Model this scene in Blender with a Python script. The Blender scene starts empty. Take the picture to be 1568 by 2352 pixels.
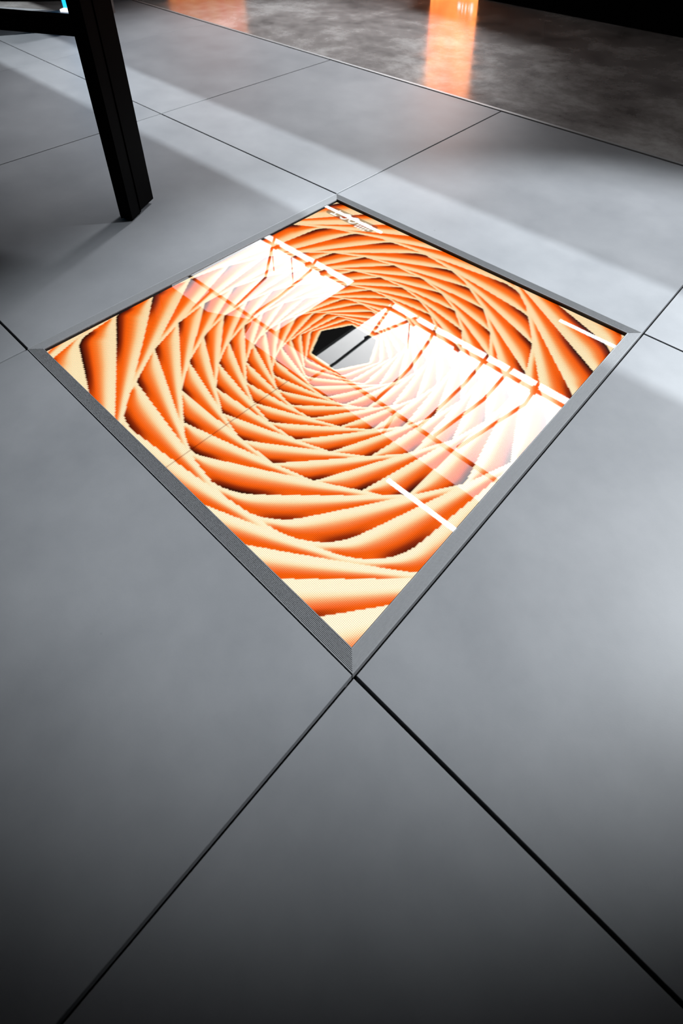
import bpy, bmesh, math, random
import numpy as np
from mathutils import Vector, Matrix
random.seed(4)
scene = bpy.context.scene
COL = scene.collection

# ------------------------------------------------------------------ camera
cam_d = bpy.data.cameras.new('camera')
cam = bpy.data.objects.new('camera', cam_d)
COL.objects.link(cam)
RX = Vector((0.7410034, 0.67143644, 0.00933167)).normalized()
RZ = Vector((-0.53208626, 0.5955792, -0.60180532)).normalized()      # viewing direction
RY = RZ.cross(RX).normalized()                                       # image down
RX = RY.cross(RZ).normalized()
M = Matrix((RX, -RY, -RZ)).transposed().to_4x4()
M.translation = Vector((1.25876552, -1.28114096, 0.96546833))
cam.matrix_world = M
cam_d.sensor_fit = 'HORIZONTAL'
cam_d.sensor_width = 36.0
cam_d.lens = 1448.242 / 1568.0 * 36.0
cam_d.shift_x = -(831.432 - 784.0) / 1568.0
cam_d.shift_y = (667.919 - 1176.0) / 1568.0
cam_d.clip_start = 0.02
cam_d.dof.use_dof = True
cam_d.dof.focus_distance = 1.36
cam_d.dof.aperture_fstop = 11.0
scene.camera = cam

# ------------------------------------------------------------------ world, sun, added spots, exposure
SUN_DIR = Vector((0.42, 0.795, 0.578)).normalized()                 # towards the sun
world = bpy.data.worlds.new('sky')
scene.world = world
world.use_nodes = True
wt = world.node_tree
for n in list(wt.nodes):
    wt.nodes.remove(n)
w_out = wt.nodes.new('ShaderNodeOutputWorld')
w_bg = wt.nodes.new('ShaderNodeBackground')
w_tc = wt.nodes.new('ShaderNodeTexCoord')
w_dot = wt.nodes.new('ShaderNodeVectorMath'); w_dot.operation = 'DOT_PRODUCT'
w_dot.inputs[1].default_value = Vector((-0.45, 0.68, 0.58)).normalized()   # thin bright cloud
w_ramp = wt.nodes.new('ShaderNodeValToRGB')
w_ramp.color_ramp.elements[0].position = 0.0
w_ramp.color_ramp.elements[0].color = (0.16, 0.19, 0.23, 1)
w_ramp.color_ramp.elements[1].position = 1.0
w_ramp.color_ramp.elements[1].color = (1.0, 1.0, 1.0, 1)
e = w_ramp.color_ramp.elements.new(0.78); e.color = (0.62, 0.66, 0.70, 1)
e = w_ramp.color_ramp.elements.new(0.93); e.color = (0.85, 0.89, 0.93, 1)
wt.links.new(w_tc.outputs['Generated'], w_dot.inputs[0])
wt.links.new(w_dot.outputs['Value'], w_ramp.inputs['Fac'])
wt.links.new(w_ramp.outputs['Color'], w_bg.inputs['Color'])
w_bg.inputs['Strength'].default_value = 4.6
wt.links.new(w_bg.outputs['Background'], w_out.inputs['Surface'])

sun_d = bpy.data.lights.new('sun', 'SUN')
sun_d.energy = 14.5
sun_d.angle = math.radians(0.17)
sun_d.color = (0.93, 0.97, 1.0)
sun = bpy.data.objects.new('sun', sun_d); COL.objects.link(sun)
sun.rotation_mode = 'QUATERNION'
sun.rotation_quaternion = (SUN_DIR).to_track_quat('Z', 'Y')
sun.location = (-3, 8, 9)

def spot(name, loc, target, power, size, blend, color, radius=0.12):
    d = bpy.data.lights.new(name, 'SPOT')
    d.energy = power; d.spot_size = math.radians(size); d.spot_blend = blend
    d.color = color; d.shadow_soft_size = radius
    o = bpy.data.objects.new(name, d); COL.objects.link(o)
    o.location = loc
    o.rotation_mode = 'QUATERNION'
    o.rotation_quaternion = (Vector(loc) - Vector(target)).to_track_quat('Z', 'Y')
    return o
spot('added_fill_spot', (2.8, 1.8, 4.4), (0.66, 0.17, 0), 300, 24.2, 0.51, (0.92, 0.965, 1.0), 0.16)  # added fill for the right-hand tiles, no fixture
spot('added_fill_spot', (-2.1, 4.0, 4.88), (-1.25, 0.82, 0), 5200, 29, 0.80, (0.95, 0.97, 1.0), 0.22)  # added fill for the far left tiles, no fixture
spot('added_fill_spot', (3.0, 3.5, 4.4), (0.79, -0.135, 0), 7400, 17.0, 0.25, (0.92, 0.965, 1.0), 0.16)  # added fill, no fixture; its pool edge stands in for lens falloff
spot('added_fill_spot', (1.6, -1.4, 4.7), (-0.1, 1.65, 0), 330, 29, 0.8, (1.0, 0.96, 0.94), 0.16)  # added fill for the dark concrete, no fixture

scene.view_settings.view_transform = 'Standard'
scene.view_settings.look = 'None'
scene.view_settings.exposure = 0.0
scene.view_settings.gamma = 1.0
scene.view_settings.use_curve_mapping = False

# ------------------------------------------------------------------ helpers
def new_mat(name):
    m = bpy.data.materials.new(name); m.use_nodes = True
    nt = m.node_tree
    return m, nt, nt.nodes['Principled BSDF']

def plain(name, color, rough=0.5, metal=0.0, spec=0.5, grain=0.0, scale=60.0):
    m, nt, p = new_mat(name)
    p.inputs['Roughness'].default_value = rough
    p.inputs['Metallic'].default_value = metal
    p.inputs['Specular IOR Level'].default_value = spec
    tc = nt.nodes.new('ShaderNodeTexCoord')
    no = nt.nodes.new('ShaderNodeTexNoise'); no.inputs['Scale'].default_value = scale
    no.inputs['Detail'].default_value = 5
    rp = nt.nodes.new('ShaderNodeValToRGB')
    c = color
    rp.color_ramp.elements[0].position = 0.3; rp.color_ramp.elements[1].position = 0.7
    rp.color_ramp.elements[0].color = (c[0]*(1-grain), c[1]*(1-grain), c[2]*(1-grain), 1)
    rp.color_ramp.elements[1].color = (c[0]*(1+grain), c[1]*(1+grain), c[2]*(1+grain), 1)
    nt.links.new(tc.outputs['Object'], no.inputs['Vector'])
    nt.links.new(no.outputs['Fac'], rp.inputs['Fac'])
    nt.links.new(rp.outputs['Color'], p.inputs['Base Color'])
    return m

def emit(name, color, strength):
    m, nt, p = new_mat(name)
    p.inputs['Base Color'].default_value = (0.02, 0.02, 0.02, 1)
    p.inputs['Emission Color'].default_value = (*color, 1)
    p.inputs['Emission Strength'].default_value = strength
    return m

def link_mesh(name, me, mat=None, parent=None, loc=None):
    o = bpy.data.objects.new(name, me); COL.objects.link(o)
    if mat: me.materials.append(mat)
    if parent: o.parent = parent
    if loc: o.location = loc
    return o

def obj(name, bm, mat=None, parent=None, loc=None):
    me = bpy.data.meshes.new(name)
    bmesh.ops.recalc_face_normals(bm, faces=bm.faces)
    bm.to_mesh(me); bm.free()
    return link_mesh(name, me, mat, parent, loc)

def add_box(bm, x0, x1, y0, y1, z0, z1, bevel=0.0):
    r = bmesh.ops.create_cube(bm, size=1.0)
    for v in r['verts']:
        v.co = Vector((x0 + (v.co.x+.5)*(x1-x0), y0 + (v.co.y+.5)*(y1-y0), z0 + (v.co.z+.5)*(z1-z0)))
    if bevel:
        es = list({e for v in r['verts'] for e in v.link_edges})
        bmesh.ops.bevel(bm, geom=es, offset=bevel, segments=2, affect='EDGES', profile=0.5)

def box(name, x0, x1, y0, y1, z0, z1, mat, parent=None, bevel=0.0):
    bm = bmesh.new(); add_box(bm, x0, x1, y0, y1, z0, z1, bevel)
    return obj(name, bm, mat, parent)

def extrude_poly(bm, pts, z0, z1):
    lo = [bm.verts.new((p[0], p[1], z0)) for p in pts]
    hi = [bm.verts.new((p[0], p[1], z1)) for p in pts]
    n = len(pts)
    bm.faces.new(lo[::-1]); bm.faces.new(hi)
    for i in range(n):
        bm.faces.new((lo[i], lo[(i+1) % n], hi[(i+1) % n], hi[i]))

def add_tube(bm, pts, r, seg=8):
    rings = []
    for i, p in enumerate(pts):
        p = Vector(p)
        a = Vector(pts[max(i-1, 0)]); b = Vector(pts[min(i+1, len(pts)-1)])
        t = (b - a).normalized()
        u = t.cross(Vector((0.31, 0.2, 0.93))).normalized(); w = t.cross(u)
        rings.append([bm.verts.new(p + r*(math.cos(2*math.pi*k/seg)*u + math.sin(2*math.pi*k/seg)*w)) for k in range(seg)])
    for a, b in zip(rings, rings[1:]):
        for k in range(seg):
            bm.faces.new((a[k], a[(k+1) % seg], b[(k+1) % seg], b[k]))
    bm.faces.new(rings[0][::-1]); bm.faces.new(rings[-1])

def empty(name, loc, label=None, cat=None, group=None, rotz=0.0):
    o = bpy.data.objects.new(name, None); COL.objects.link(o)
    o.location = loc; o.rotation_euler = (0, 0, rotz); o.empty_display_size = 0.1
    if label: o['label'] = label
    if cat: o['category'] = cat
    if group: o['group'] = group
    return o

def structure(o):
    o['kind'] = 'structure'; return o

# ------------------------------------------------------------------ materials
def tile_material():
    m, nt, p = new_mat('satin_porcelain')
    L = nt.links
    geo = nt.nodes.new('ShaderNodeNewGeometry')
    oi = nt.nodes.new('ShaderNodeObjectInfo')
    add = nt.nodes.new('ShaderNodeVectorMath'); add.operation = 'ADD'
    mul = nt.nodes.new('ShaderNodeVectorMath'); mul.operation = 'SCALE'; mul.inputs['Scale'].default_value = 7.3
    L.new(oi.outputs['Random'], mul.inputs[0])
    L.new(geo.outputs['Position'], add.inputs[0]); L.new(mul.outputs[0], add.inputs[1])
    n1 = nt.nodes.new('ShaderNodeTexNoise'); n1.inputs['Scale'].default_value = 4.0; n1.inputs['Detail'].default_value = 8; n1.inputs['Roughness'].default_value = 0.65
    n2 = nt.nodes.new('ShaderNodeTexNoise'); n2.inputs['Scale'].default_value = 420.0; n2.inputs['Detail'].default_value = 3
    L.new(add.outputs[0], n1.inputs['Vector']); L.new(add.outputs[0], n2.inputs['Vector'])
    r1 = nt.nodes.new('ShaderNodeValToRGB')
    r1.color_ramp.elements[0].position = 0.3; r1.color_ramp.elements[0].color = TILE_A
    r1.color_ramp.elements[1].position = 0.7; r1.color_ramp.elements[1].color = TILE_B
    L.new(n1.outputs['Fac'], r1.inputs['Fac'])
    # a few dust specks and scuffs
    vo = nt.nodes.new('ShaderNodeTexVoronoi'); vo.inputs['Scale'].default_value = 9.0
    L.new(add.outputs[0], vo.inputs['Vector'])
    sp = nt.nodes.new('ShaderNodeMapRange'); sp.inputs['From Min'].default_value = 0.012; sp.inputs['From Max'].default_value = 0.03
    sp.inputs['To Min'].default_value = 0.72; sp.inputs['To Max'].default_value = 1.0
    L.new(vo.outputs['Distance'], sp.inputs['Value'])
    mx = nt.nodes.new('ShaderNodeVectorMath'); mx.operation = 'SCALE'
    L.new(r1.outputs['Color'], mx.inputs[0]); L.new(sp.outputs['Result'], mx.inputs['Scale'])
    L.new(mx.outputs[0], p.inputs['Base Color'])
    rr = nt.nodes.new('ShaderNodeMapRange')
    rr.inputs['To Min'].default_value = TILE_R - 0.05; rr.inputs['To Max'].default_value = TILE_R + 0.05
    L.new(n1.outputs['Fac'], rr.inputs['Value']); L.new(rr.outputs['Result'], p.inputs['Roughness'])
    p.inputs['Specular IOR Level'].default_value = TILE_S
    bp = nt.nodes.new('ShaderNodeBump'); bp.inputs['Strength'].default_value = 0.05; bp.inputs['Distance'].default_value = 0.001
    L.new(n2.outputs['Fac'], bp.inputs['Height']); L.new(bp.outputs['Normal'], p.inputs['Normal'])
    return m
TILE_A = (0.084, 0.087, 0.093, 1); TILE_B = (0.109, 0.112, 0.118, 1); TILE_R = 0.46; TILE_S = 0.17
M_TILE = tile_material()

def concrete_material():
    m, nt, p = new_mat('dark_polished_concrete')
    L = nt.links
    geo = nt.nodes.new('ShaderNodeNewGeometry')
    mp = nt.nodes.new('ShaderNodeMapping'); mp.inputs['Scale'].default_value = (1.0, 1.0, 1.0)
    L.new(geo.outputs['Position'], mp.inputs['Vector'])
    n1 = nt.nodes.new('ShaderNodeTexNoise'); n1.inputs['Scale'].default_value = 2.2; n1.inputs['Detail'].default_value = 12; n1.inputs['Roughness'].default_value = 0.72; n1.inputs['Distortion'].default_value = 0.15
    L.new(mp.outputs['Vector'], n1.inputs['Vector'])
    r1 = nt.nodes.new('ShaderNodeValToRGB'); cr = r1.color_ramp
    cr.elements[0].position = 0.30; cr.elements[0].color = (0.036, 0.032, 0.031, 1)
    cr.elements[1].position = 0.72; cr.elements[1].color = (0.24, 0.235, 0.23, 1)
    e = cr.elements.new(0.5); e.color = (0.11, 0.102, 0.099, 1)
    L.new(n1.outputs['Fac'], r1.inputs['Fac']); L.new(r1.outputs['Color'], p.inputs['Base Color'])
    n2 = nt.nodes.new('ShaderNodeTexNoise'); n2.inputs['Scale'].default_value = 6.0; n2.inputs['Detail'].default_value = 10
    L.new(mp.outputs['Vector'], n2.inputs['Vector'])
    rr = nt.nodes.new('ShaderNodeMapRange'); rr.inputs['From Min'].default_value = 0.3; rr.inputs['From Max'].default_value = 0.7
    rr.inputs['To Min'].default_value = 0.10; rr.inputs['To Max'].default_value = 0.22
    L.new(n2.outputs['Fac'], rr.inputs['Value']); L.new(rr.outputs['Result'], p.inputs['Roughness'])
    p.inputs['Specular IOR Level'].default_value = 0.6
    return m
M_CONC = concrete_material()
M_ALU = plain('brushed_aluminium', (0.088, 0.09, 0.094), 0.6, 0.0, 0.25, 0.04, 200)
M_TRIM = plain('trim_metal', (0.13, 0.13, 0.13), 0.5, 0.4, 0.5, 0.05, 120)
M_BLACK = plain('black_powder_coat', (0.0006, 0.0006, 0.0007), 0.6, 0.0, 0.03, 0.2, 300)
M_GASKET = plain('black_gasket', (0.006, 0.006, 0.007), 0.7, 0, 0.2, 0.2, 300)
M_SUB = plain('subfloor_black', (0.004, 0.004, 0.004), 0.9, 0, 0.1, 0.3, 20)
M_DARKWALL = plain('dark_paint', (0.018, 0.018, 0.019), 0.8, 0, 0.3, 0.15, 8)
M_CEIL = plain('dark_ceiling_paint', (0.012, 0.0112, 0.011), 0.85, 0, 0.05, 0.15, 8)
M_STEEL = plain('painted_steel', (0.02, 0.02, 0.021), 0.6, 0.0, 0.4, 0.2, 40)
M_PODALU = plain('anodised_profile', (0.30, 0.31, 0.33), 0.4, 0.5, 0.5, 0.05, 90)

def thin_glass(name, ior, tint=(1, 1, 1), rough=0.0):
    m = bpy.data.materials.new(name); m.use_nodes = True
    nt = m.node_tree
    for n in list(nt.nodes): nt.nodes.remove(n)
    out = nt.nodes.new('ShaderNodeOutputMaterial')
    mix = nt.nodes.new('ShaderNodeMixShader')
    tr = nt.nodes.new('ShaderNodeBsdfTransparent'); tr.inputs['Color'].default_value = (*tint, 1)
    gl = nt.nodes.new('ShaderNodeBsdfGlossy'); gl.inputs['Roughness'].default_value = rough
    fr = nt.nodes.new('ShaderNodeFresnel'); fr.inputs['IOR'].default_value = ior
    ge = nt.nodes.new('ShaderNodeNewGeometry')                       # the same sheet from either side
    mr = nt.nodes.new('ShaderNodeMapRange'); mr.inputs['To Min'].default_value = ior; mr.inputs['To Max'].default_value = 1.0/ior
    nt.links.new(ge.outputs['Backfacing'], mr.inputs['Value']); nt.links.new(mr.outputs['Result'], fr.inputs['IOR'])
    nt.links.new(fr.outputs['Fac'], mix.inputs['Fac'])
    nt.links.new(tr.outputs[0], mix.inputs[1]); nt.links.new(gl.outputs[0], mix.inputs[2])
    nt.links.new(mix.outputs[0], out.inputs['Surface'])
    return m
M_GLASS = thin_glass('hard_coated_glass', 3.5, (0.97, 0.98, 0.98), 0.012)
M_PANE = thin_glass('roof_glass', 1.45, (0.92, 0.95, 0.95), 0.0)
def faded_pane():  # brightness fade of the roof window painted into the pane tint along y
    m = thin_glass('faded_roof_glass', 1.45); nt = m.node_tree
    tr = [n for n in nt.nodes if n.type == 'BSDF_TRANSPARENT'][0]
    tc = nt.nodes.new('ShaderNodeTexCoord'); sx = nt.nodes.new('ShaderNodeSeparateXYZ')
    mr = nt.nodes.new('ShaderNodeMapRange'); mr.inputs['From Min'].default_value = 3.0; mr.inputs['From Max'].default_value = 4.45
    mr.inputs['To Min'].default_value = 0.46; mr.inputs['To Max'].default_value = 0.97
    nt.links.new(tc.outputs['Object'], sx.inputs[0]); nt.links.new(sx.outputs['Y'], mr.inputs['Value'])
    cb = nt.nodes.new('ShaderNodeCombineColor')
    for c in range(3): nt.links.new(mr.outputs['Result'], cb.inputs[c])
    nt.links.new(cb.outputs[0], tr.inputs['Color'])
    return m
M_FADED = faded_pane()
M_FROST = thin_glass('tinted_roof_glass', 1.45, (0.27, 0.275, 0.28), 0.05)

# ------------------------------------------------------------------ setting: floor of metre tiles
floor = structure(box('floor', -8, 5, -6, 0.972, -0.08, -0.034, M_SUB))
GX = [-7.86, -6.88, -5.90, -4.92, -3.93, -2.95, -1.966, -0.983, 0.0, 1.0, 1.985, 2.97, 3.95, 4.93]
GY = [0.972, 0.0, -1.0, -1.99, -2.98, -3.97, -4.96]
for i in range(len(GX)-1):
    for j in range(len(GY)-1):
        x0, x1, y1, y0 = GX[i], GX[i+1], GY[j], GY[j+1]
        if i == 8 and j == 1:
            continue
        g = 0.0026 if x1 > -0.5 else 0.0016
        ax0, ax1, ay0, ay1 = x0+g, x1-g, y0+g, y1-g
        if i == 7 and j == 1: ax1 = x1 - 0.0012
        if i == 9 and j == 1: ax0 = x0 + 0.003
        if i == 8 and j == 2: ay1 = y1 - 0.0014
        if i == 8 and j == 0: ay0 = y0 + 0.0012
        bm = bmesh.new()
        add_box(bm, ax0, ax1, ay0, ay1, -0.034, random.uniform(-0.0003, 0.0003))
        top = [e for e in bm.edges if all(v.co.z > -0.01 for v in e.verts)]
        bmesh.ops.bevel(bm, geom=top, offset=0.0005, segments=1, affect='EDGES')
        obj('floor_tile', bm, M_TILE, floor)

concrete = structure(box('floor', -8, 5, 0.992, 9.0, -0.06, 0.0, M_CONC))
concrete['label'] = 'dark mottled polished concrete floor beyond the metal trim'
bm = bmesh.new()
add_box(bm, -8, 5, 0.9765, 0.9915, -0.06, 0.0018)
trim = structure(obj('trim_1', bm, M_TRIM))

structure(box('wall_back', -8, 5, 9.0, 9.1, -0.05, 5.1, M_DARKWALL))
structure(box('wall_front', -8, 5, -6.1, -6.0, -0.05, 5.1, M_DARKWALL))
structure(box('wall_left', -8.1, -8.0, -6, 9.0, -0.05, 5.1, M_DARKWALL))
structure(box('wall_right', 5.0, 5.1, -6, 9.0, -0.05, 5.1, M_DARKWALL))

# ceiling with a glazed roof light and a narrow slot window
SX0, SX1, SY0, SY1 = -6.6, -0.35, 2.66, 4.79
GAP0, GAP1, SYM = -4.28, -3.52, 3.02
SLOT0, SLOT1 = 6.72, 7.18
ceiling = structure(empty('ceiling', (0, 0, 5.0)))
def cpanel(x0, x1, y0, y1):
    bm = bmesh.new(); add_box(bm, x0, x1, y0, y1, 0.0, 0.06)
    obj('ceiling_panel', bm, M_CEIL, ceiling)
cpanel(-8, 5, -6, SY0); cpanel(-8, 5, SY1, SLOT0); cpanel(-8, 5, SLOT1, 9)
cpanel(-8, SX0, SY0, SY1); cpanel(SX1, 5, SY0, SY1); cpanel(GAP0, GAP1, SYM, SY1)

win = structure(empty('window_1', (0, 0, 5.0)))
def pane(x0, x1, y0, y1, mat, par):
    bm = bmesh.new(); add_box(bm, x0, x1, y0, y1, 0.045, 0.051)
    # single surface is enough for the sheet: keep the lower face only
    bmesh.ops.delete(bm, geom=[f for f in bm.faces if f.calc_center_median().z > 0.0455], context='FACES')
    obj('glass_pane', bm, mat, par)
for x0, x1 in ((SX0, -5.75), (-5.75, GAP0), (GAP1, -1.4), (-1.4, SX1)):
    pane(x0, x1, SYM, SY1, M_FADED, win)
pane(SX0, GAP1, SY0, SYM, M_FROST, win); pane(GAP1, SX1, SY0, SYM, M_FROST, win)
def tube(name, pts, r, mat, par):
    bm = bmesh.new(); add_tube(bm, pts, r); return obj(name, bm, mat, par)
tube('glazing_bar', [(SX0, SYM, 0.0), (SX1, SYM, 0.0)], 0.028, M_STEEL, win)
tube('purlin', [(SX0, 4.53, -0.03), (GAP0, 4.53, -0.03)], 0.028, M_STEEL, win)
tube('purlin', [(GAP1, 4.55, -0.03), (SX1, 4.53, -0.03)], 0.028, M_STEEL, win)
for x in (-5.9, -5.1, -4.75, -2.9, -2.1, -0.9):
    bm = bmesh.new(); add_box(bm, x-0.05, x+0.03, 4.47, 4.56, -0.075, -0.01); obj('bracket', bm, M_STEEL, win)
for pts in ([(-6.25, 4.80), (-5.95, 4.45), (-5.37, 3.80), (-5.15, 3.05)],
            [(-5.20, 4.82), (-4.98, 4.42), (-4.83, 3.60), (-4.80, 3.05)],
            [(-2.65, 4.78), (-2.51, 4.38), (-2.36, 3.74), (-2.32, 3.05)],
            [(-1.74, 4.79), (-1.685, 4.36), (-1.65, 4.00), (-1.64, 3.05)],
            [(-1.36, 4.79), (-1.31, 3.95), (-1.42, 3.05)],
            [(-0.95, 4.79), (-0.88, 4.24), (-1.11, 3.09)],
            [(-3.44, 4.70), (-3.19, 3.88), (-3.17, 3.15), (-3.2, 2.70)],
            [(-2.95, 4.70), (-3.22, 3.80)],
            [(-5.72, 3.02), (-5.60, 2.66)], [(-2.0, 3.02), (-1.9, 2.66)]):
    tube('rib', [(x, y, -0.02 - 0.0*(y-3)) for x, y in pts], 0.022, M_STEEL, win)
for x, y in ((-6.05, 4.53), (-5.55, 4.53), (-3.0, 4.55)):
    tube('hanger', [(x, y, 0.0), (x, y, 0.55)], 0.009, M_STEEL, win)
win2 = structure(empty('window_2', (0, 0, 5.0)))
pane(-8, 5, SLOT0, SLOT1, M_PANE, win2)

# ------------------------------------------------------------------ the LED floor panel
panel = empty('led_floor_panel', (0, 0, 0), 'square glowing floor display with an orange twisted hexagon pattern, framed in ribbed aluminium', 'floor display')
FW = 0.0255; P0X, P1X, P0Y, P1Y = 0.0, 0.998, -1.0, 0.0
# ribbed frame bars: cross section from the outer edge to the inner edge
prof = [(0.0, -0.032), (0.0, 0.0006), (0.0006, 0.0012)]
nr = 11
pitch = (FW - 0.003) / nr
for k in range(nr):
    s0 = 0.0012 + k*pitch
    prof += [(s0 + 0.30*pitch, 0.0012), (s0 + 0.42*pitch, 0.0005), (s0 + 0.82*pitch, 0.0005), (s0 + 0.94*pitch, 0.0012)]
prof += [(FW - 0.0012, 0.0014), (FW - 0.0003, 0.0012), (FW, 0.0004), (FW, -0.003)]
corners = [(P0X, P1Y), (P1X, P1Y), (P1X, P0Y), (P0X, P0Y)]
inw = [(1, -1), (-1, -1), (-1, 1), (1, 1)]
for k in range(4):
    a, b = corners[k], corners[(k+1) % 4]; ia, ib = inw[k], inw[(k+1) % 4]
    bm = bmesh.new(); prev = None
    for s, zz in prof:
        va = bm.verts.new((a[0] + ia[0]*s, a[1] + ia[1]*s, zz)); vb = bm.verts.new((b[0] + ib[0]*s, b[1] + ib[1]*s, zz))
        if prev: bm.faces.new((prev[0], prev[1], vb, va))
        prev = (va, vb)
    o = obj('frame_bar', bm, M_ALU, panel)
    # inner black gasket wall under the bar
    bm = bmesh.new()
    i0, i1 = FW, FW + 0.0012
    q = [(a[0]+ia[0]*i0, a[1]+ia[1]*i0), (b[0]+ib[0]*i0, b[1]+ib[1]*i0), (b[0]+ib[0]*i1, b[1]+ib[1]*i1), (a[0]+ia[0]*i1, a[1]+ia[1]*i1)]
    extrude_poly(bm, q, -0.012, -0.0022)
    obj('gasket', bm, M_GASKET, panel)
LED_Z = -0.0095
bm = bmesh.new()
add_box(bm, P0X+FW-0.002, P1X-FW+0.002, P0Y+FW-0.002, P1Y-FW+0.002, LED_Z-0.02, LED_Z-0.002)
obj('backing', bm, M_GASKET, panel)

# --- artwork shown on the panel: nested, progressively twisted rounded hexagons
N = 384
xs = np.linspace(P0X + 0.003, P1X - 0.003, N + 1); ys = np.linspace(P0Y + 0.003, P1Y - 0.003, N + 1)
GXX, GYY = np.meshgrid(xs, ys)                                        # rows follow y
CX, CY = 0.5095, -0.5015
RT = [(.0735, -1), (.090, 10), (.105, 21), (.121, 33), (.138, 45), (.156, 59), (.173, 73), (.189, 87), (.205, 100), (.221, 114),
      (.237, 128), (.251, 143), (.267, 157), (.284, 171), (.301, 185), (.317, 199), (.335, 213), (.353, 227), (.370, 241.5),
      (.390, 255), (.411, 268), (.434, 281), (.458, 294), (.486, 308), (.519, 320.5), (.560, 331), (.605, 341), (.660, 350),
      (.73, 359), (.82, 368), (.93, 377), (1.06, 386)]
def hex_dist(dx, dy, R, ang, rnd):
    """signed distance to a hexagon of corner radius R with one corner at angle ang, corners rounded"""
    a = np.arctan2(dy, dx) - math.radians(ang)
    r = np.hypot(dx, dy)
    ap = R * math.cos(math.pi/6)
    a = a % (math.pi/3)                               # 0 .. 60 deg, corner at 0 and 60
    a = np.abs(a - math.pi/6)                                         # 0 at the middle of a side, 30 deg at a corner
    px = r*np.cos(a); py = r*np.sin(a)
    # rounded corner: shrink the hexagon by rnd and add it back
    apr = ap - rnd; half = apr * math.tan(math.pi/6)
    ex = px - apr
    # beyond the corner ray the distance is to the corner point
    over = np.maximum(py - half, 0)
    d = np.where(ex > 0, np.hypot(ex, np.where(py > half, over, 0)), ex)
    return d - rnd
DX, DY = (GXX - CX)*1.0, (GYY - CY)*1.0
theta = np.degrees(np.arctan2(DY, DX))
nL = len(RT)
dist = []
for R, ang in RT:
    fr = 0.10 + 0.06*np.cos(np.radians(2*(theta - 100)))
    if R > 0.43:                                                      # the outer frames have softer corners below and above
        fr = fr + 0.20*np.clip(np.cos(np.radians(theta + 62)), 0, 1)**2 + 0.10*np.clip(np.cos(np.radians(theta - 75)), 0, 1)**2
    if R < 0.15: fr = fr*0.6
    dist.append(hex_dist(DX, DY, R * (1.0 + 0.155*fr) + 0.004, ang, R*fr))
dist = np.array(dist)
layer = np.full(DX.shape, -1); dq = np.zeros(DX.shape); dp = np.zeros(DX.shape)
for k in range(nL):
    mk = dist[k] > 0
    layer[mk] = k; dq[mk] = dist[k][mk]
    nxt = dist[k+1] if k+1 < nL else np.full(DX.shape, -0.05)
    dp[mk] = np.maximum(-nxt[mk], 0)
Rl = np.array([r for r, a in RT] + [1.2])
wmax = np.zeros(nL)
for k in range(nL):
    sel = (layer == k)
    wmax[k] = np.percentile((dq + dp)[sel], 99) if sel.sum() > 50 else 0.1
w = dq + dp
wr = np.where(layer >= 0, w / wmax[np.clip(layer, 0, nL-1)], 0)
s = dq / (w + 1e-6)
def sstep(a, b, x):
    t = np.clip((x - a) / (b - a), 0, 1); return t*t*(3 - 2*t)
wr = np.where(Rl[np.clip(layer, 0, nL-1)] > 0.50, np.clip(wr*1.22, 0, 1), wr)
plate = 0.07 + 0.28*(1 - np.clip(wr, 0, 1)) + 0.16*sstep(0.50, 0.62, Rl[np.clip(layer, 0, nL-1)])
t_or = sstep(plate, plate + 0.62, s) * sstep(0.07, 0.34, wr)
dark = sstep(0.62, 1.0, s) * sstep(0.66, 1.0, wr) * (0.45 + 0.55*sstep(0.12, 0.40, np.hypot(DX, DY)))
ramp_x = np.array([0.0, 0.22, 0.45, 0.70, 0.88, 1.0, 1.25, 1.5])
ramp = np.array([[1.0, .70, .39], [1.0, .58, .27], [1.0, .36, .095], [1.0, .20, .018], [1.0, .145, .005], [.97, .115, .002], [.30, .024, .001], [.012, .002, .001]])
v = t_or + 0.5*dark
img = np.stack([np.interp(v, ramp_x, ramp[:, c]) for c in range(3)], -1)
# LED viewing-angle brightness painted into the cream, lighter towards the lower corner
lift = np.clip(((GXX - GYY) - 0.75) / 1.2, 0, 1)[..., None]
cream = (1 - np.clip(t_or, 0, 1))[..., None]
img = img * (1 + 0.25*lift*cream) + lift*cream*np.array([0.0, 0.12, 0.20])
img[layer < 0] = (0.004, 0.004, 0.004)
# small caption in the far corner, read from the far side: a halo, a grid of squares and three round letters
def near_rect(x0, x1, y0, y1, r):
    ddx = np.maximum(np.maximum(x0 + r - GXX, GXX - x1 + r), 0); ddy = np.maximum(np.maximum(y0 + r - GYY, GYY - y1 + r), 0)
    return np.hypot(ddx, ddy) - r
halo = near_rect(0.040, 0.224, -0.094, -0.050, 0.012)
img = np.where((halo < 0)[..., None], img*0.42 + np.array([0.02, 0.02, 0.02]), img)
white = np.zeros(DX.shape, bool)
IX = np.arange(N + 1)[None, :]; IY = np.arange(N + 1)[:, None]
i0 = int((0.166 - P0X - 0.003) / (P1X - P0X - 0.006) * N); j0 = int((-0.095 - P0Y - 0.003) / (P1Y - P0Y - 0.006) * N)
for i in range(5):
    for j in range(4):
        if (i, j) in ((4, 0), (0, 3), (4, 3)): continue
        white |= (IX >= i0 + 4*i) & (IX < i0 + 4*i + 3) & (IY >= j0 + 4*j) & (IY < j0 + 4*j + 3)
for gx, kind in ((0.142, 'o'), (0.108, 'c'), (0.072, 't')):
    ex, ey = (GXX - gx)/0.015, (GYY + 0.073)/0.018
    r = np.hypot(ex, ey)
    if kind == 'o': white |= (np.abs(r - 0.85) < 0.20)
    if kind == 'c': white |= (np.abs(r - 0.85) < 0.20) & ~((ex < -0.35) & (np.abs(ey) < 0.45))
    if kind == 't': white |= ((np.abs(ex) < 0.2) & (np.abs(ey) < 1)) | ((np.abs(ey + 0.85) < 0.18) & (np.abs(ex) < 0.9))
img[white] = (1.0, 0.95, 0.88)
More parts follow.
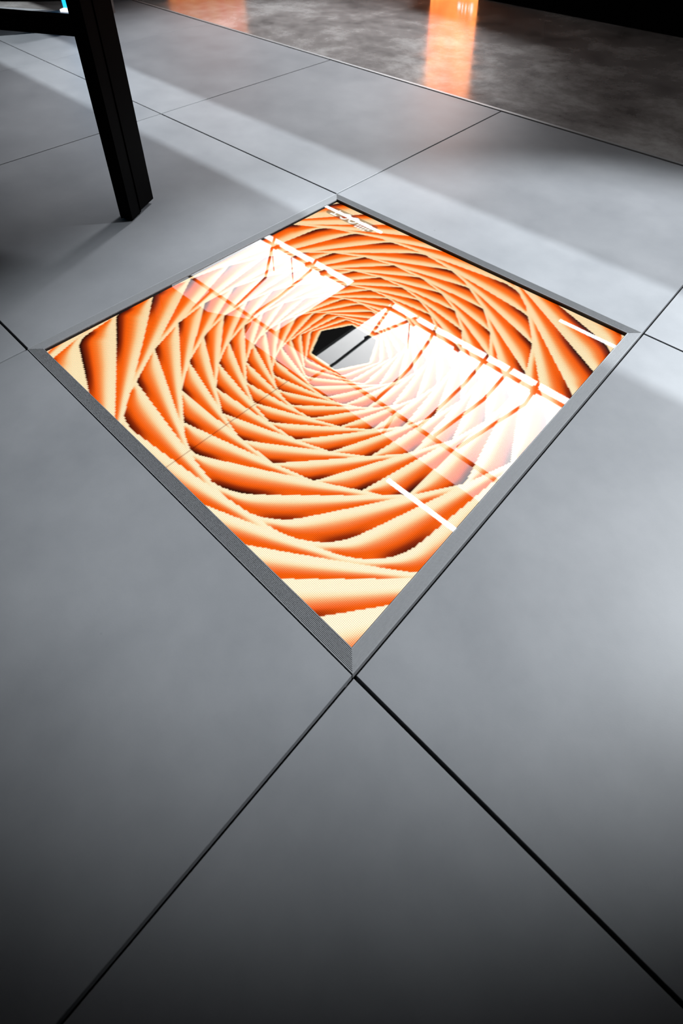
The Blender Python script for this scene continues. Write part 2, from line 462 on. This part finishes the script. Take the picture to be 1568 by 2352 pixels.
# module seam across the board
seam = (np.abs(GXX - 0.4965) < 0.0012) & (GYY < -0.66)
img[seam] *= 0.5

nv = (N+1)*(N+1)
me = bpy.data.meshes.new('led_matrix')
co = np.empty((nv, 3), np.float32); co[:, 0] = GXX.ravel(); co[:, 1] = GYY.ravel(); co[:, 2] = LED_Z
idx = np.arange(nv).reshape(N+1, N+1)
quads = np.stack([idx[:-1, :-1], idx[:-1, 1:], idx[1:, 1:], idx[1:, :-1]], -1).reshape(-1, 4)
me.vertices.add(nv); me.vertices.foreach_set('co', co.ravel())
me.loops.add(quads.size); me.loops.foreach_set('vertex_index', quads.ravel().astype(np.int32))
me.polygons.add(len(quads)); me.polygons.foreach_set('loop_start', np.arange(0, quads.size, 4, dtype=np.int32))
me.update(calc_edges=True)
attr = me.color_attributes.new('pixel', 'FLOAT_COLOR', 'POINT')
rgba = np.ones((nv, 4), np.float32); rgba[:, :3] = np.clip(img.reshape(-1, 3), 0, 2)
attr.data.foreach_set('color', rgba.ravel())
def led_material():
    m, nt, p = new_mat('led_pixels'); L = nt.links
    p.inputs['Base Color'].default_value = (0.0008, 0.0008, 0.0008, 1)
    p.inputs['Roughness'].default_value = 0.7; p.inputs['Specular IOR Level'].default_value = 0.02
    at = nt.nodes.new('ShaderNodeAttribute'); at.attribute_name = 'pixel'
    tc = nt.nodes.new('ShaderNodeTexCoord')
    sc = nt.nodes.new('ShaderNodeVectorMath'); sc.operation = 'SCALE'; sc.inputs['Scale'].default_value = N / (P1X - P0X - 0.006)
    of = nt.nodes.new('ShaderNodeVectorMath'); of.operation = 'SUBTRACT'; of.inputs[1].default_value = (P0X+0.003, P0Y+0.003, LED_Z)
    L.new(tc.outputs['Object'], of.inputs[0]); L.new(of.outputs[0], sc.inputs[0])
    fr = nt.nodes.new('ShaderNodeVectorMath'); fr.operation = 'FRACTION'; L.new(sc.outputs[0], fr.inputs[0])
    sb = nt.nodes.new('ShaderNodeVectorMath'); sb.operation = 'SUBTRACT'; sb.inputs[1].default_value = (0.5, 0.5, 0.0); L.new(fr.outputs[0], sb.inputs[0])
    ml = nt.nodes.new('ShaderNodeVectorMath'); ml.operation = 'MULTIPLY'; ml.inputs[1].default_value = (1, 1, 0); L.new(sb.outputs[0], ml.inputs[0])
    ln = nt.nodes.new('ShaderNodeVectorMath'); ln.operation = 'LENGTH'; L.new(ml.outputs[0], ln.inputs[0])
    mr = nt.nodes.new('ShaderNodeMapRange'); mr.interpolation_type = 'SMOOTHSTEP'
    mr.inputs['From Min'].default_value = 0.25; mr.inputs['From Max'].default_value = 0.68
    mr.inputs['To Min'].default_value = LED_GAIN*1.2; mr.inputs['To Max'].default_value = LED_GAIN*0.36
    L.new(ln.outputs['Value'], mr.inputs['Value'])
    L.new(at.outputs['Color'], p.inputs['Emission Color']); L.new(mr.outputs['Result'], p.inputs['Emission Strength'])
    return m
LED_GAIN = 1.6
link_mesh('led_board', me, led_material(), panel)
# cover glass
bm = bmesh.new()
g0 = FW + 0.0002
vs = [bm.verts.new((x, y, -0.0015)) for x, y in ((P0X+g0, P0Y+g0), (P1X-g0, P0Y+g0), (P1X-g0, P1Y-g0), (P0X+g0, P1Y-g0))]
bm.faces.new(vs)
obj('cover_glass', bm, M_GLASS, panel)

# ------------------------------------------------------------------ black aluminium-profile table at the left
D1 = Vector((-0.468, 0.884)); D2 = Vector((-0.884, -0.468))
table_loc = (-0.3198, -0.5343, 0.0)
ANG = math.atan2(-D2.y, -D2.x)                                       # local +x = -D2, local +y = D1
table = empty('profile_table', table_loc, 'black slotted aluminium profile table leg with a cross rail beside the glowing floor display', 'table', rotz=ANG)
def leg(parent, x, flip=False):
    """rectangular slotted profile, near corner at local (0,0), 40 mm along -x, 123 mm along +y, slots on its faces"""
    H = 0.86; T, W = 0.0395, 0.123
    def prof(y0, y1, slot0, slot1):
        pts = [(0, y0)]
        for c in slot0: pts += [(0, c-0.004), (-0.005, c-0.004), (-0.005, c+0.004), (0, c+0.004)]
        pts += [(0, y1), (-T, y1)]
        for c in slot1[::-1]: pts += [(-T, c+0.004), (-T+0.005, c+0.004), (-T+0.005, c-0.004), (-T, c-0.004)]
        pts += [(-T, y0)]
        return pts
    bm = bmesh.new()
    pa = prof(0, W, [0.045], [0.045])
    extrude_poly(bm, [(p[0]+x, p[1]) for p in pa], 0.012, H)
    o = obj('leg', bm, M_BLACK, parent)
    bm = bmesh.new()
    extrude_poly(bm, [(x, 0.001), (x, 0.043), (x-0.004, 0.043), (x-0.004, 0.038), (x-T+0.004, 0.038), (x-T, 0.043), (x-T, 0.001), (x-T+0.006, 0.004), (x-0.02, 0.0), (x-0.008, 0.002)], 0.004, 0.0125)
    obj('end_cap', bm, M_BLACK, o)
    bm = bmesh.new()
    bmesh.ops.create_cone(bm, segments=14, radius1=0.013, radius2=0.011, depth=0.0125, cap_ends=True, matrix=Matrix.Translation((x-0.02, 0.055, 0.00625)))
    bmesh.ops.create_cone(bm, segments=14, radius1=0.012, radius2=0.010, depth=0.0045, cap_ends=True, matrix=Matrix.Translation((x-0.02, 0.02, 0.00225)))
    obj('foot', bm, M_BLACK, o)
leg(table, 0.0); leg(table, -1.35)
def rail(name, x0, x1, y0, y1, z0, z1):
    bm = bmesh.new(); add_box(bm, x0, x1, y0, y1, z0, z1, 0.002)
    return obj(name, bm, M_BLACK, table)
rail('cross_rail', -1.35, -0.0395, 0.0, 0.04, 0.522, 0.565)
bm = bmesh.new(); add_box(bm, -1.42, 0.03, -0.03, 0.62, 0.86, 0.89, 0.003)
obj('table_top', bm, M_BLACK, table)
bm = bmesh.new(); add_box(bm, -1.39, -1.35, 0.46, 0.58, 0.0, 0.86, 0.002); obj('leg', bm, M_BLACK, table)
rail('side_rail', -1.385, -1.355, 0.12, 0.46, 0.522, 0.565)

# ------------------------------------------------------------------ LED displays behind the concrete floor
def screen_material(name, kind):
    m, nt, p = new_mat(name); L = nt.links
    p.inputs['Base Color'].default_value = (0.01, 0.01, 0.01, 1); p.inputs['Roughness'].default_value = 0.5
    tc = nt.nodes.new('ShaderNodeTexCoord')
    wv = nt.nodes.new('ShaderNodeTexNoise'); wv.inputs['Scale'].default_value = 5.0 if kind == 'o' else 2.5; wv.inputs['Detail'].default_value = 3
    mp = nt.nodes.new('ShaderNodeMapping'); mp.inputs['Scale'].default_value = (1.0, 1.0, 0.45)
    L.new(tc.outputs['Object'], mp.inputs['Vector']); L.new(mp.outputs['Vector'], wv.inputs['Vector'])
    rp = nt.nodes.new('ShaderNodeValToRGB'); cr = rp.color_ramp
    if kind == 'o':
        cr.elements[0].position = 0.35; cr.elements[0].color = (1.0, 0.16, 0.03, 1)
        cr.elements[1].position = 0.65; cr.elements[1].color = (1.0, 0.40, 0.10, 1)
    else:
        cr.elements[0].position = 0.35; cr.elements[0].color = (0.0, 0.22, 0.6, 1)
        cr.elements[1].position = 0.65; cr.elements[1].color = (0.02, 0.5, 0.85, 1)
    L.new(wv.outputs['Fac'], rp.inputs['Fac'])
    L.new(rp.outputs['Color'], p.inputs['Emission Color'])
    p.inputs['Emission Strength'].default_value = {'o': 4.6, 'b': 2.5, 'p': 3.0}.get(kind, 3.0)
    return m
M_ORANGE = screen_material('orange_screen', 'o')
M_ORANGE_DIM = screen_material('dim_orange_screen', 'o'); M_ORANGE_DIM.node_tree.nodes['Principled BSDF'].inputs['Emission Strength'].default_value = 1.3
M_BLUE = screen_material('blue_screen', 'b')
M_PALE = emit('pale_caption', (1.0, 0.62, 0.60), 6.0)
WALL_Y = 2.60
wall_t = empty('display_wall', (1.6, WALL_Y, 0), 'black switched-off display wall standing on the dark concrete floor', 'display wall')
for k in range(9):
    for j in range(3):
        bm = bmesh.new(); add_box(bm, -2.785 + 0.5*k, -2.787 + 0.5*(k+1) - 0.001, 0.0, 0.09, 0.002 + 0.5*j, 0.5*(j+1), 0.0015)
        obj('display_cabinet', bm, M_BLACK, wall_t)
bm = bmesh.new(); add_box(bm, -2.785, 1.715, 0.09, 0.45, 0.0, 1.40); obj('support_frame', bm, M_BLACK, wall_t)

def totem(name, loc, w, h, label, mat, cap):
    t = empty(name, loc, label, 'display')
    bm = bmesh.new(); add_box(bm, -w/2, w/2, 0.004, 0.10, 0.0, h, 0.002); obj('casing', bm, M_BLACK, t)
    bm = bmesh.new(); add_box(bm, -w/2+0.004, w/2-0.004, -0.002, 0.004, 0.006, h-0.006); sc = obj('screen', bm, mat, t)
    if cap:
        bm = bmesh.new()
        for k, (dx, ww, hh) in enumerate(((0.05, 0.022, 0.035), (0.078, 0.008, 0.05), (0.105, 0.008, 0.05), (0.13, 0.006, 0.035), (0.152, 0.018, 0.045))):
            add_box(bm, dx-ww/2, dx+ww/2, -0.0032, -0.002, 0.05-0.01*(k == 4), 0.05+hh)
        obj('caption', bm, M_PALE, sc)
    return t
totem('led_totem', (-1.39, WALL_Y-0.01, 0), 0.395, 1.35, 'glowing orange upright LED display at the left end of the black display wall', M_ORANGE, True)
totem('led_totem', (-4.3, WALL_Y-0.01, 0), 1.25, 1.2, 'wide orange LED display farther back, glimpsed as a glow on the dark floor', M_ORANGE_DIM, False)
# black stand at the tile edge
st = empty('display_stand', (-2.98, 1.02, 0), 'black foot of a display stand at the far corner of the white tiles', 'display stand', rotz=0.5)
bm = bmesh.new(); add_box(bm, -0.16, 0.13, -0.14, 0.14, 0.0, 0.03, 0.004); obj('base', bm, M_BLACK, st)
bm = bmesh.new(); add_box(bm, -0.05, 0.05, -0.04, 0.04, 0.03, 0.8, 0.004); obj('post', bm, M_BLACK, st)
bm = bmesh.new(); add_box(bm, -0.25, 0.25, -0.03, 0.03, 0.55, 1.25, 0.006); obj('monitor', bm, M_BLACK, st)

# podium of stacked grey profiles with a blue screen on it
pa = math.atan2(0.212, 0.355)
pod = empty('podium', (-2.36, 0.388, 0), 'low podium edged with two stacked grey aluminium profiles behind the table', 'podium', rotz=pa)
for j in range(2):
    bm = bmesh.new()
    add_box(bm, -2.2, 0.0, 0.0, 0.05, 0.002 + 0.043*j, 0.041 + 0.043*j, 0.002)
    obj('edge_profile', bm, M_PODALU, pod)
bm = bmesh.new(); add_box(bm, -2.2, 0.0, 0.004, 0.05, 0.0, 0.081); obj('core', bm, M_GASKET, pod)
bm = bmesh.new(); add_box(bm, -2.2, 0.0, 0.05, 0.40, 0.0, 0.084); obj('deck', bm, M_CONC, pod)
bs = empty('blue_display', (-2.396, 0.434, 0.084), 'bright blue screen standing on the grey podium behind the table leg', 'display', rotz=pa)
bm = bmesh.new(); add_box(bm, -0.10, 0.10, 0.012, 0.05, 0.0, 0.5, 0.002); obj('casing', bm, M_BLACK, bs)
bm = bmesh.new(); add_box(bm, -0.10, 0.10, 0.006, 0.012, 0.012, 0.49); obj('screen', bm, M_BLUE, bs)
bm = bmesh.new(); add_box(bm, -0.10, 0.10, -0.03, 0.012, 0.0, 0.012); obj('light_strip', bm, emit('white_strip', (0.9, 0.95, 1.0), 1.5), bs)
cb = bmesh.new(); add_tube(cb, [(-3.3, 0.05, 0.0965), (-2.95, 0.24, 0.0965), (-2.78, 0.40, 0.0965), (-2.68, 0.52, 0.0965)], 0.012, 8)
c = obj('black_cable', cb, M_BLACK); c['label'] = 'black cable lying across the top of the grey podium'; c['category'] = 'cable'

# ------------------------------------------------------------------ linear ceiling lamps seen mirrored in the panel
M_TUBE = emit('lamp_diffuser', (0.95, 0.98, 1.0), 9.0)
def lamp(x0, x1, y, label):
    t = empty('linear_lamp', ((x0+x1)/2, y, 4.97), label, 'ceiling lamp', 'linear lamps under the dark ceiling')
    h = (x1-x0)/2
    bm = bmesh.new(); add_box(bm, -h, h, -0.03, 0.03, 0.0, 0.03, 0.003); obj('housing', bm, M_STEEL, t)
    bm = bmesh.new(); add_box(bm, -h+0.01, h-0.01, -0.024, 0.024, -0.012, 0.0); obj('diffuser', bm, M_TUBE, t)
lamp(-6.40, -4.88, 6.10, 'white linear lamp mirrored across the caption in the far corner of the floor display')
lamp(-1.37, 0.15, 6.04, 'white linear lamp mirrored in the right corner of the floor display')
lamp(-5.38, -4.93, 2.22, 'short white linear lamp mirrored in the left part of the floor display')
lamp(-1.43, 0.09, 2.18, 'white linear lamp mirrored near the lower right edge of the floor display')
lamp(-7.9, -6.38, 2.19, 'white linear lamp whose end is mirrored at the upper left edge of the floor display')
